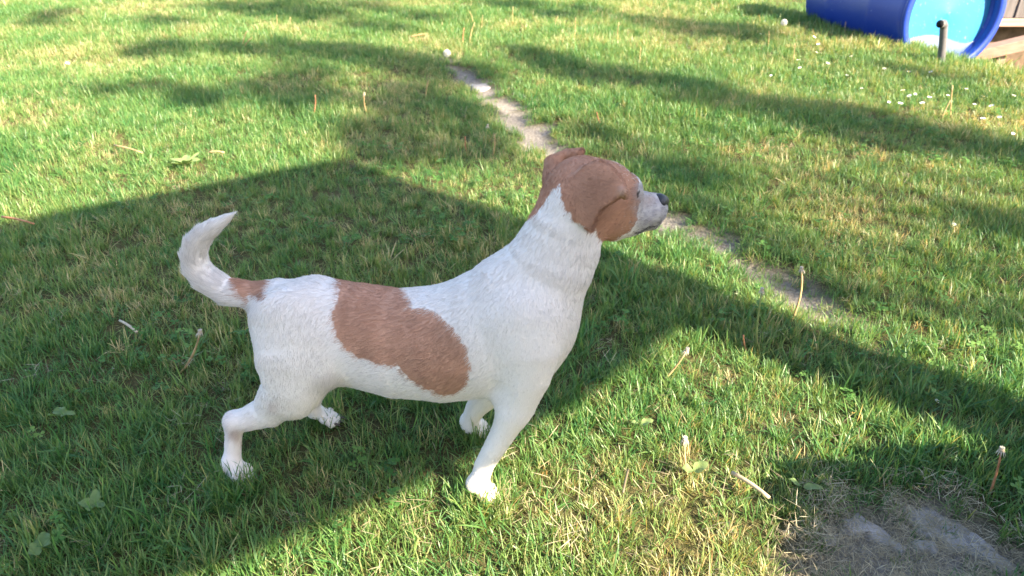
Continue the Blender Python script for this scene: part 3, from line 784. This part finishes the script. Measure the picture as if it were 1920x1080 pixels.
# ------------------------------------------------------------------ stones in the path
def stone(pxpoly, thick, label, z=0.004, seed=1):
    r_ = np.random.default_rng(seed); P = np.array([ground_at(a_, b_)[:2] for a_, b_ in pxpoly]); Q = []
    for i in range(len(P)):
        a_, b_ = P[i], P[(i + 1) % len(P)]; m_ = max(2, int(np.linalg.norm(b_ - a_) / .012))
        for j_ in range(m_): Q.append(a_ + (b_ - a_) * j_ / m_ + r_.normal(0, .0035, 2))
    Q = np.array(Q); c = Q.mean(0); n_ = len(Q); V = []; Fq = []
    z0 = float(height(c[0], c[1]))
    rings = [(1.04, -.025), (1.0, z - .004), (.94, z + .002), (.75, z + .004), (.45, z + .004), (.2, z + .005)]
    for s_, h_ in rings:
        for q in Q:
            p = c + (q - c) * s_; hh = h_ + (vnoise(p[0] * 60, p[1] * 60) - .5) * .005 + (vnoise(p[0] * 25, p[1] * 25) - .5) * .007 if h_ > 0 else h_
            V.append((p[0] - c[0], p[1] - c[1], float(hh)))
    for i in range(len(rings) - 1):
        for k_ in range(n_): Fq.append((i * n_ + k_, i * n_ + (k_ + 1) % n_, (i + 1) * n_ + (k_ + 1) % n_, (i + 1) * n_ + k_))
    V.append((0, 0, z + .005)); L_ = len(rings) - 1
    for k_ in range(n_): Fq.append((L_ * n_ + k_, L_ * n_ + (k_ + 1) % n_, len(V) - 1))
    o = mesh_obj('stone', V, Fq, M_stone); o.location = (c[0], c[1], z0)
    tag(o, label, 'stone', 'flat stones set in the worn path'); return o
stone([(1690, 945), (1735, 942), (1800, 975), (1860, 1020), (1915, 1062), (1890, 1072), (1830, 1038), (1770, 1010), (1715, 985)], .03, 'long smooth grey stone slab in the shaded bare patch', .005, 1)
stone([(1575, 968), (1600, 962), (1650, 985), (1700, 1020), (1690, 1032), (1640, 1012), (1580, 988)], .02, 'rough lilac grey stone ridge beside the smooth slab', .004, 2)
stone([(1548, 1000), (1575, 998), (1580, 1015), (1555, 1018)], .02, 'small knob of grey stone among dry clippings', .005, 3)
stone([(1720, 1005), (1770, 1020), (1765, 1040), (1725, 1030)], .02, 'small flat grey stone half under clippings below the slab', .004, 4)
stone([(880, 152), (915, 150), (922, 160), (890, 164)], .02, 'small pale stone at the far end of the bare path', .004, 5)

# ------------------------------------------------------------------ dandelion stalks, daisies, weeds
def gz(p): return np.array([p[0], p[1], float(height(p[0], p[1]))])
def stalk(bpx, tpx, head, label, mat=M_stem, bend=.15, r=.0022, group=None, ydt=0.0):
    b = gz(ground_at(*bpx)); t = at_y(tpx[0], tpx[1], b[1] + ydt); d = t - b
    mid = (b + t) / 2 + np.array([-d[2], 0, d[0]]) * bend
    e = empty('dandelion_stalk', b); pts_ = bez(np.zeros(3) - [0, 0, .004], mid - b, d, 7)
    r = r * .8; v, f = tube(pts_, np.linspace(r * 1.15, r * .8, 7), 7); mesh_obj('stem', v, f, mat, e)
    ax = pts_[-1] - pts_[-2]; ax /= np.linalg.norm(ax)
    if head == 'bare':
        v, f = tube([d, d + ax * .003, d + ax * .006, d + ax * .008], [.0018, .0036, .0034, .0012], 9); hd = mesh_obj('seed_head', v, f, M_head, e)
        q = [];
        for i in range(9):
            a_ = i * .7; o_ = np.array([math.cos(a_), math.sin(a_), 0]); q.append(tube([d + ax * .003 + o_ * .003, d + o_ * .006 - ax * .004], [.0008, .0004], 4))
        for i in range(8):
            a_ = i * .8 + .2; o_ = np.array([math.cos(a_), math.sin(a_), .9]); q.append(tube([d + ax * .006, d + ax * .006 + o_ * .003], [.0008, .0009], 4))
        mesh_obj('bract', *join(q), M_bract, hd)
    elif head == 'clock':
        q = []; r_ = np.random.default_rng(int(bpx[0]))
        for i in range(110):
            o_ = r_.normal(0, 1, 3); o_ /= np.linalg.norm(o_); s_ = np.cross(o_, r_.normal(0, 1, 3)); s_ /= np.linalg.norm(s_); u_ = np.cross(o_, s_)
            c_ = d + o_ * .014
            q.append(tube([d + o_ * .002, c_], [.0002, .0002], 3))
            for j_ in range(3): g_ = s_ * math.cos(j_ * 1.05) + u_ * math.sin(j_ * 1.05); q.append(tube([c_ - g_ * .005 + o_ * .003, c_, c_ + g_ * .005 + o_ * .003], [.0003, .0004, .0003], 3))
        mesh_obj('seed_head', *join(q), M_fluff, e)
    tag(e, label, 'stalk', group); return e
G1 = 'spent dandelion stalks standing in the lawn'
stalk((336, 700), (374, 626), 'bare', 'tan dandelion stalk with bare seed head in shade behind the dog', bend=-.12, r=.0026)
stalk((1418, 656), (1428, 548), 'bare', 'thin upright green dandelion stalk with bare head beside the path', M_stem_green, .04, .0024)
stalk((1483, 602), (1503, 508), 'bare', 'tall orange dandelion stalk with brown head standing on the bare path', M_stem, -.14, .0026)
stalk((1402, 662), (1394, 628), None, 'short rusty headless stalk next to thin green stalk', M_stem_red, .1, .0022)
stalk((1238, 716), (1286, 660), 'bare', 'tan stalk leaning at the rim of the sunny lawn ahead of the dog', M_stem, -.1, .0022)
stalk((1852, 935), (1877, 848), 'bare', 'purplish bare-headed stalk in shade above the stone slab', M_stem_red, -.05, .0020)
stalk((1290, 892), (1284, 828), 'bare', 'sunlit stalk with white head in the dry foreground grass', M_stem, .06, .0022)
stalk((585, 220), (591, 178), None, 'orange headless dandelion stalk in half shade beyond the tail', M_stem_red, -.12, .0030)
stalk((690, 214), (683, 178), 'bare', 'curved stalk with tan seed head beyond the dog back', M_stem, .15, .0028)
stalk((455, 90), (463, 58), None, 'upright arm of a V of two dry stalks in far lawn', M_stem, .12, .003, ); stalk((457, 90), (473, 70), None, 'leaning arm of a V of two dry stalks in far lawn', M_stem, .1, .003)
for q in (((520, 50), (519, 28)), ((546, 52), (544, 32)), ((962, 52), (962, 12)), ((1075, 76), (1079, 32)), ((1040, 52), (1046, 30)), ((1158, 76), (1160, 42)), ((888, 48), (880, 20)), ((905, 60), (905, 28)),
          ((1440, 90), (1442, 58)), ((1486, 118), (1490, 84)), ((1585, 72), (1586, 40)), ((1478, 24), (1478, 8)), ((1200, 118), (1202, 88)), ((1385, 72), (1382, 40))):
    stalk(*q, None, 'thin dry headless stalk standing in the far sunny lawn', M_stem, random.uniform(-.1, .1), .0021, 'thin dry stalks in the far lawn')
stalk((868, 86), (870, 52), None, 'reddish straight stalk at the far end of the bare path', M_stem_red, .05, .003)
stalk((880, 84), (890, 42), None, 'leaning tan stalk beside reddish stalk at path end', M_stem, .1, .003)
stalk((798, 183), (803, 150), None, 'lone short pale stalk between the bare path and a curved stalk', M_stem, .05, .0028)
stalk((876, 280), (872, 256), None, 'short reddish stub behind the dog neck', M_stem_red, .1, .0026)
stalk((910, 272), (914, 238), 'bare', 'pale stalk with grey seed head behind the dog neck', M_stem_green, .06, .0024)
stalk((922, 291), (926, 250), None, 'pale S-bent headless stalk behind the dog neck', M_stem, -.15, .0026)
stalk((1132, 236), (1119, 210), None, 'reddish leaning stalk in the grass beyond the dog head', M_stem_red, .15, .0026)
stalk((1782, 222), (1786, 160), None, 'upright pale stalk among daisies', M_stem, .03, .003)
stalk((1764, 226), (1782, 188), None, 'slanting pale stalk crossing an upright one among daisies', M_stem, .03, .0026)
stalk((838, 112), (838, 100), 'clock', 'white dandelion clock at the far end of the path', M_stem_green, 0, .002)
stalk((1466, 62), (1470, 42), 'clock', 'white dandelion clock in the sunny lawn near the drum', M_stem_green, .05, .002)

def lying(a_, b_, r0, r1, lift, label, mat=M_stem, name='fallen_stalk'):
    p, q = gz(ground_at(*a_, lift)), gz(ground_at(*b_, lift)); p[2] += lift; q[2] += lift
    m_ = (p + q) / 2 + np.array([0, 0, .006]); v, f = tube(bez(p, m_, q, 6) - p, np.linspace(r0, r1, 6), 7)
    o = mesh_obj(name, v, f, mat); o.location = p; tag(o, label, 'stalk'); return o
lying((1372, 888), (1442, 936), .0032, .0026, .028, 'thick pale fallen dandelion stalk in the sunny foreground', plain('bleached_stem', (.40, .31, .20), .6, .3, .3, 60).m)
lying((226, 607), (258, 628), .0022, .0026, .030, 'pale fallen straw lying in shade behind the tail', plain('pale_straw', (.42, .36, .26), .6, .3, .3, 60).m)
lying((2, 401), (62, 414), .0030, .0020, .032, 'reddish fallen stalk at the edge of the shade', M_stem_red)
lying((772, 68), (800, 63), .0030, .0030, .034, 'reddish stalk fallen across the far grass near the white clock', M_stem_red)
lying((392, 285), (421, 286), .0028, .0024, .034, 'short brown fallen stalk near the broad-leaved weed', M_stem)
lying((215, 276), (268, 288), .0028, .0022, .034, 'longer tan fallen stalk near the broad-leaved weed', M_stem)
lying((1168, 925), (1178, 880), .0016, .0018, .034, 'pale straw leaning in the sunny grass ahead of the forepaw', M_straw)

# daisy master
def daisy_mesh():
    V = []; Fq = []; mi = []
    v, f = tube([(0, 0, 0), (.001, 0, .02), (0, .001, .04)], [.0008, .0008, .0009], 5); V += list(v); Fq += f; mi += [1] * len(f)
    for i in range(15):
        a_ = i / 15 * 6.283; d = np.array([math.cos(a_), math.sin(a_), .22]); s_ = np.array([-math.sin(a_), math.cos(a_), 0]); c = np.array([0, .001, .04]); b = len(V)
        for u_, w_ in ((.003, .0008), (.008, .0020), (.0115, .0016), (.0125, .0004)): V += [c + d * u_ - s_ * w_, c + d * u_ + s_ * w_]
        for j_ in range(3): Fq.append((b + 2 * j_, b + 2 * j_ + 1, b + 2 * j_ + 3, b + 2 * j_ + 2)); mi.append(0)
    b = len(V)
    for r_, h_ in ((.0042, .0405), (.0036, .0425), (.0018, .0437)):
        for k_ in range(10): V.append(np.array([r_ * math.cos(k_ * .628), r_ * math.sin(k_ * .628) + .001, h_]))
    for i in range(2):
        for k_ in range(10): Fq.append((b + i * 10 + k_, b + i * 10 + (k_ + 1) % 10, b + (i + 1) * 10 + (k_ + 1) % 10, b + (i + 1) * 10 + k_)); mi.append(2)
    Fq.append(tuple(b + 20 + k_ for k_ in range(10))); mi.append(2)
    o = mesh_obj('daisy', V, Fq, M_petal); o.data.materials.append(M_stem_green); o.data.materials.append(M_yellow)
    o.data.polygons.foreach_set('material_index', mi); return o
DA = [(1530, 90), (1545, 85), (1538, 78), (1500, 105), (1505, 118), (1522, 66), (1440, 36), (1668, 181), (1730, 178), (1745, 176), (1698, 166), (1718, 166), (1712, 172), (1598, 141), (1609, 45), (1570, 42), (1541, 92),
      (1790, 406), (1830, 186), (1846, 176), (1832, 212), (1845, 218), (1838, 222), (1734, 190), (1640, 118), (1560, 75), (1484, 70), (1468, 58), (1620, 155), (1705, 130), (1752, 130), (1868, 192), (1880, 210), (1900, 240), (1858, 222),
      (1760, 728), (1450, 130), (1425, 60), (1550, 110), (1600, 100), (1660, 120), (1780, 170), (1815, 160), (1900, 175), (320, 105), (120, 110), (1182, 45), (1590, 130), (1688, 190)]
dm = daisy_mesh()
for i, (a_, b_) in enumerate(DA):
    o = dm if i == 0 else dm.copy()
    if i: COL.objects.link(o)
    p = gz(ground_at(a_, b_, .04)); o.location = p; sc = random.uniform(.48, .75) * (.7 if b_ > 350 else 1); o.scale = (sc, sc, sc * random.uniform(.9, 1.15)); o.rotation_euler = (random.gauss(.12, .25), random.gauss(.1, .2), random.random() * 6)
    tag(o, 'small white daisy open in the sunny far lawn near the drum', 'daisy', 'daisies scattered over the lawn')
for o in list(COL.objects):
    if o.name.startswith('daisy'):
        px = project([np.array(o.location)])[0]
        if px[0] < 400: o['label'] = 'small white daisy in the bright lawn far beyond the tail'
        elif px[1] > 600: o['label'] = 'lone daisy in the shadow band beyond the stone slab'
        elif px[1] > 350: o['label'] = 'lone daisy in the lawn between the bare path and the daisy patch'

def leaf_mesh(L, W, droop, seg=7):
    V = []; Fq = []
    for i in range(seg + 1):
        t_ = i / seg; wv = W * .5 * (math.sin(math.pi * min(1, t_ ** .75)) ** .8 if 0 < t_ < 1 else .04); x_ = L * t_; z_ = L * (.25 * t_ - droop * t_ * t_)
        for s_ in (-1, -.5, 0, .5, 1): V.append((x_, s_ * wv, z_ + abs(s_) * wv * .30 + .0015 * math.sin(9 * t_) * s_))
    for i in range(seg):
        for j_ in range(4): b = i * 5 + j_; Fq.append((b, b + 5, b + 6, b + 1))
    return V, Fq
def weed(px, n_, L, W, label, z=.012, sh=.5, seed=0, azs=None):
    r_ = random.Random(seed); p = gz(ground_at(*px)); e = empty('broadleaf_weed', p); tag(e, label, 'weed')
    for i in range(n_):
        v, f = leaf_mesh(L * r_.uniform(.75, 1.15), W * r_.uniform(.8, 1.15), r_.uniform(-.1, .3)); o = mesh_obj('leaf', v, f, M_weed, e)
        a_ = o.data.attributes.new('shade', 'FLOAT', 'POINT'); a_.data.foreach_set('value', [min(1, max(0, sh + r_.gauss(0, .1)))] * len(v))
        az = azs[i] if azs else i * 6.283 / n_ + r_.uniform(-.3, .3)
        o.location = (0, 0, z); o.rotation_euler = (r_.gauss(0, .2), -r_.uniform(-.1, .45), az)
weed((350, 318), 6, .060, .028, 'pale broad-leaved weed in the sunlit lawn beyond the tail', .015, .9, 1)
weed((1296, 905), 2, .020, .016, 'pale oval leaves in the dry sunny foreground', .022, .95, 2)
weed((185, 970), 4, .020, .016, 'dark oval-leaved weed in the shade behind the hind paw', .022, .25, 3)
weed((90, 1050), 3, .020, .017, 'dark round-leaved weed at the shaded corner of lawn', .022, .25, 4)
weed((120, 800), 3, .022, .016, 'tiny dark weed in the shaded lawn below the fallen straw', .022, .2, 5)
weed((1200, 815), 2, .018, .014, 'small pale weed leaf in the sun ahead of the forepaw', .022, .9, 6)
weed((1500, 935), 2, .030, .014, 'green weed leaf at the rim of the shaded stone patch', .018, .5, 7)

# ------------------------------------------------------------------ what throws the shade: added unseen sheet, posts, bush and hedge, plus a tree
tn = math.tan(SUN_EL); U0 = -1.1
sheet_pts = []; ns, nz = 60, 24
def near_u(s_): return float(np.interp(s_, [-.9, .05, .215, .555, .80, 1.0, 1.27], [.95, .80, .70, .60, .56, .56, .56]))
def far_u(s_): return float(np.interp(s_, [-.9, .42, 1.27], [2.44, 2.05, 1.80]))
V = []; Fq = []
for i in range(ns + 1):
    s_ = -.9 + 2.17 * i / ns
    for j_ in range(nz + 1):
        q = j_ / nz; uu = U0 + .03 * math.sin(s_ * 9) * (1 - q)
        z_ = ((near_u(s_) - uu) * (1 - q) + (far_u(s_) - uu) * q) * tn
        V.append(su(s_ , uu, z_))
for i in range(ns):
    for j_ in range(nz): b = i * (nz + 1) + j_; Fq.append((b, b + nz + 1, b + nz + 2, b + 1))
c0 = su(.2, U0, .9)
sh = mesh_obj('shade_sheet', np.array(V) - c0, Fq, M_cloth); sh.location = c0  # added caster, its outline shaped to the shadow over the dog
tag(sh, 'unseen white sheet added behind the camera to shade the dog', 'sheet')
def post(s_, u_, h_, w_, label):  # added posts; the stout one casts the long shadow band
    V, Fq = box((0, 0, h_ / 2 - .1), (w_ / 2, w_ / 2, h_ / 2 + .1)); o = mesh_obj('added_post', V, Fq, M_post, None, False); bevel(o, .02, 3)
    p = su(s_, u_); o.location = (p[0], p[1], float(height(p[0], p[1]))); o.rotation_euler = (0, 0, math.atan2(ES[1], ES[0])); tag(o, label, 'post'); return o
post(1.175, U0 - .12, (1.62 - U0) * tn, .165, 'stout squared post added out of view to cast a shadow band')
post(-1.25, U0 - .05, 2.5, .12, 'slim post added out of view to hold the shade sheet line')
line_z = lambda s_: (far_u(s_) - U0) * tn + .004
v, f = tube([su(s_, U0 - .005, line_z(s_)) - c0 for s_ in np.linspace(-1.2, 1.16, 20)], [.0025] * 20, 6)  # added together with the sheet, out of view
ln_ = mesh_obj('added_line', v, f, M_pipe); ln_.location = c0; tag(ln_, 'unseen line added to carry the shade sheet between two posts', 'line')

def leaves_at(C, rad, n_, size, r_):
    V = []; Fq = []
    o_ = r_.normal(0, 1, (n_, 3)); o_ /= np.linalg.norm(o_, axis=1, keepdims=True); o_ *= (r_.random((n_, 1)) ** (1 / 2.6)) * rad
    a_ = r_.normal(0, 1, (n_, 3)); a_ /= np.linalg.norm(a_, axis=1, keepdims=True); b_ = np.cross(a_, r_.normal(0, 1, (n_, 3))); b_ /= np.linalg.norm(b_, axis=1, keepdims=True)
    sz_ = size * r_.uniform(.6, 1.3, (n_, 1)); c = C + o_
    V = np.stack([c - a_ * sz_, c - a_ * sz_ * .2 + b_ * sz_ * .45, c + a_ * sz_, c - a_ * sz_ * .2 - b_ * sz_ * .45], 1).reshape(-1, 3)
    return V
def foliage(name, clumps, base, trunk, label, cat, r_):
    e = empty(name, base); tag(e, label, cat)
    V = np.concatenate([leaves_at(c, rad, n_, sz_, r_) for c, rad, n_, sz_ in clumps]) - base
    o = quads_obj('crown', V, np.arange(len(V)).reshape(-1, 4), M_leaf, e, False); o['kind'] = 'stuff'
    a_ = o.data.attributes.new('shade', 'FLOAT', 'POINT'); a_.data.foreach_set('value', np.repeat(r_.random(len(V) // 4), 4).astype(np.float32))
    mesh_obj('trunk', *join(trunk), M_bark, e); return e
r_ = np.random.default_rng(3)
# low bush added out of view at right to shade the foreground corner
cl = []
for s_, u_, z_, rad in ((.74, -.45, .29, .10), (.83, -.45, .32, .11), (.94, -.45, .27, .11), (1.05, -.45, .21, .11), (1.16, -.48, .15, .11), (.74, -.42, .12, .11), (.86, -.42, .14, .12), (.98, -.42, .12, .12), (1.1, -.45, .08, .12), (1.25, -.5, .1, .12)):
    cl.append((su(s_, u_, z_), rad, 420, .028))
hb = su(.6, -2.7); Lh = 7.0  # hedge added out of view to block low sky light on the dog
hv, hf = box((0, 0, .62), (Lh / 2, .22, .64)); hedge = empty('added_hedge', hb); hedge.rotation_euler = (0, 0, math.atan2(ES[1], ES[0]))
tag(hedge, 'unseen hedge added behind the camera to dim the side of the dog', 'hedge')
bevel(mesh_obj('core', hv, hf, M_bark, hedge, False), .08, 4)
hp = []
for k_ in range(14000):
    f_ = r_.integers(0, 3); p = np.array([r_.uniform(-Lh / 2, Lh / 2), r_.uniform(-.25, .25), r_.uniform(0, 1.30)])
    if f_ == 0: p[1] = -.25 + r_.normal(0, .03)
    elif f_ == 1: p[1] = .25 + r_.normal(0, .03)
    else: p[2] = 1.29 + r_.normal(0, .03)
    hp.append(p)
hl_ = np.concatenate([leaves_at(p, .02, 1, .03, r_) for p in hp]); ho = quads_obj('foliage', hl_, np.arange(len(hl_)).reshape(-1, 4), M_leaf, hedge, False); ho['kind'] = 'stuff'
a_ = ho.data.attributes.new('shade', 'FLOAT', 'POINT'); a_.data.foreach_set('value', np.repeat(r_.random(len(hp)), 4).astype(np.float32))
bb_ = su(1.0, -.5); foliage('added_bush', cl, bb_, [tube([np.zeros(3), c - bb_], [.012, .003], 6) for c, *_ in cl], 'unseen low leafy bush added to shade the stone patch', 'bush', r_)
# tree: leaf clumps whose shadows dapple the far lawn
BANDS = [([(420, 5), (600, 20), (800, 38)], .20, 8), ([(290, 25)], .2, 1), ([(280, 85), (400, 95), (490, 105)], .13, 5), ([(150, 178), (300, 185), (500, 182), (560, 160)], .10, 9),
         ([(560, 105), (700, 115), (850, 140)], .18, 8), ([(600, 165), (760, 195), (890, 250)], .12, 12), ([(640, 240), (760, 270), (830, 290)], .08, 8), ([(950, 105), (1080, 118)], .12, 4),
         ([(1080, 142), (1200, 157), (1330, 178), (1450, 197), (1580, 222), (1720, 247), (1900, 282)], .12, 22), ([(1240, 35), (1330, 65), (1400, 82)], .16, 6),
         ([(1060, 245), (1180, 268), (1260, 330), (1310, 395)], .07, 6), ([(1350, 425), (1450, 485), (1560, 545), (1700, 585), (1900, 610)], .05, 6),
         ([(1750, 410), (1910, 430)], .05, 3), ([(880, 10), (1000, 30), (1100, 20)], .12, 5), ([(1640, 130), (1780, 160)], .05, 4), ([(30, 60), (160, 20)], .10, 3)]
cl = []
for pl, rad, cnt in BANDS:
    pl = np.array(pl, float)
    for i in range(cnt):
        t_ = (i + .5) / cnt * (len(pl) - 1); a_ = int(min(t_, len(pl) - 2)) if len(pl) > 1 else 0
        q = pl[a_] + (pl[min(a_ + 1, len(pl) - 1)] - pl[a_]) * (t_ - a_) if len(pl) > 1 else pl[0]
        g = ground_at(*q) + np.array([*(r_.normal(0, rad * .7, 2)), 0]); D = r_.uniform(9, 14)
        rr = rad * r_.uniform(.7, 1.25); cl.append((g + SUN_DIR * D, rr, int(30 + 2300 * rr * rr), .05))
cen = np.mean([c for c, *_ in cl], 0); tb = np.array([cen[0], cen[1], float(height(cen[0], cen[1]))])
fork = np.array([0, 0, 2.0]); tr = [tube([np.zeros(3), [.03, 0, 1.0], fork], [.16, .12, .10], 10)]
for i, (c, rad, *_ ) in enumerate(cl):
    e = c - tb
    tr.append(tube(bez(fork, fork + (e - fork) * .5 + np.array([0, 0, .25]), e, 5), [.018, .011, .007, .004, .002], 5))
foliage('orchard_tree', cl, tb, tr, 'spreading leafy orchard tree behind the photographer', 'tree', r_)
print('paws z', [round(float(p[0][2]), 3) for p in PAWS], 'verts', len(DV), 'hairs', nh, 'clumps', len(cl), sum(c[2] for c in cl))
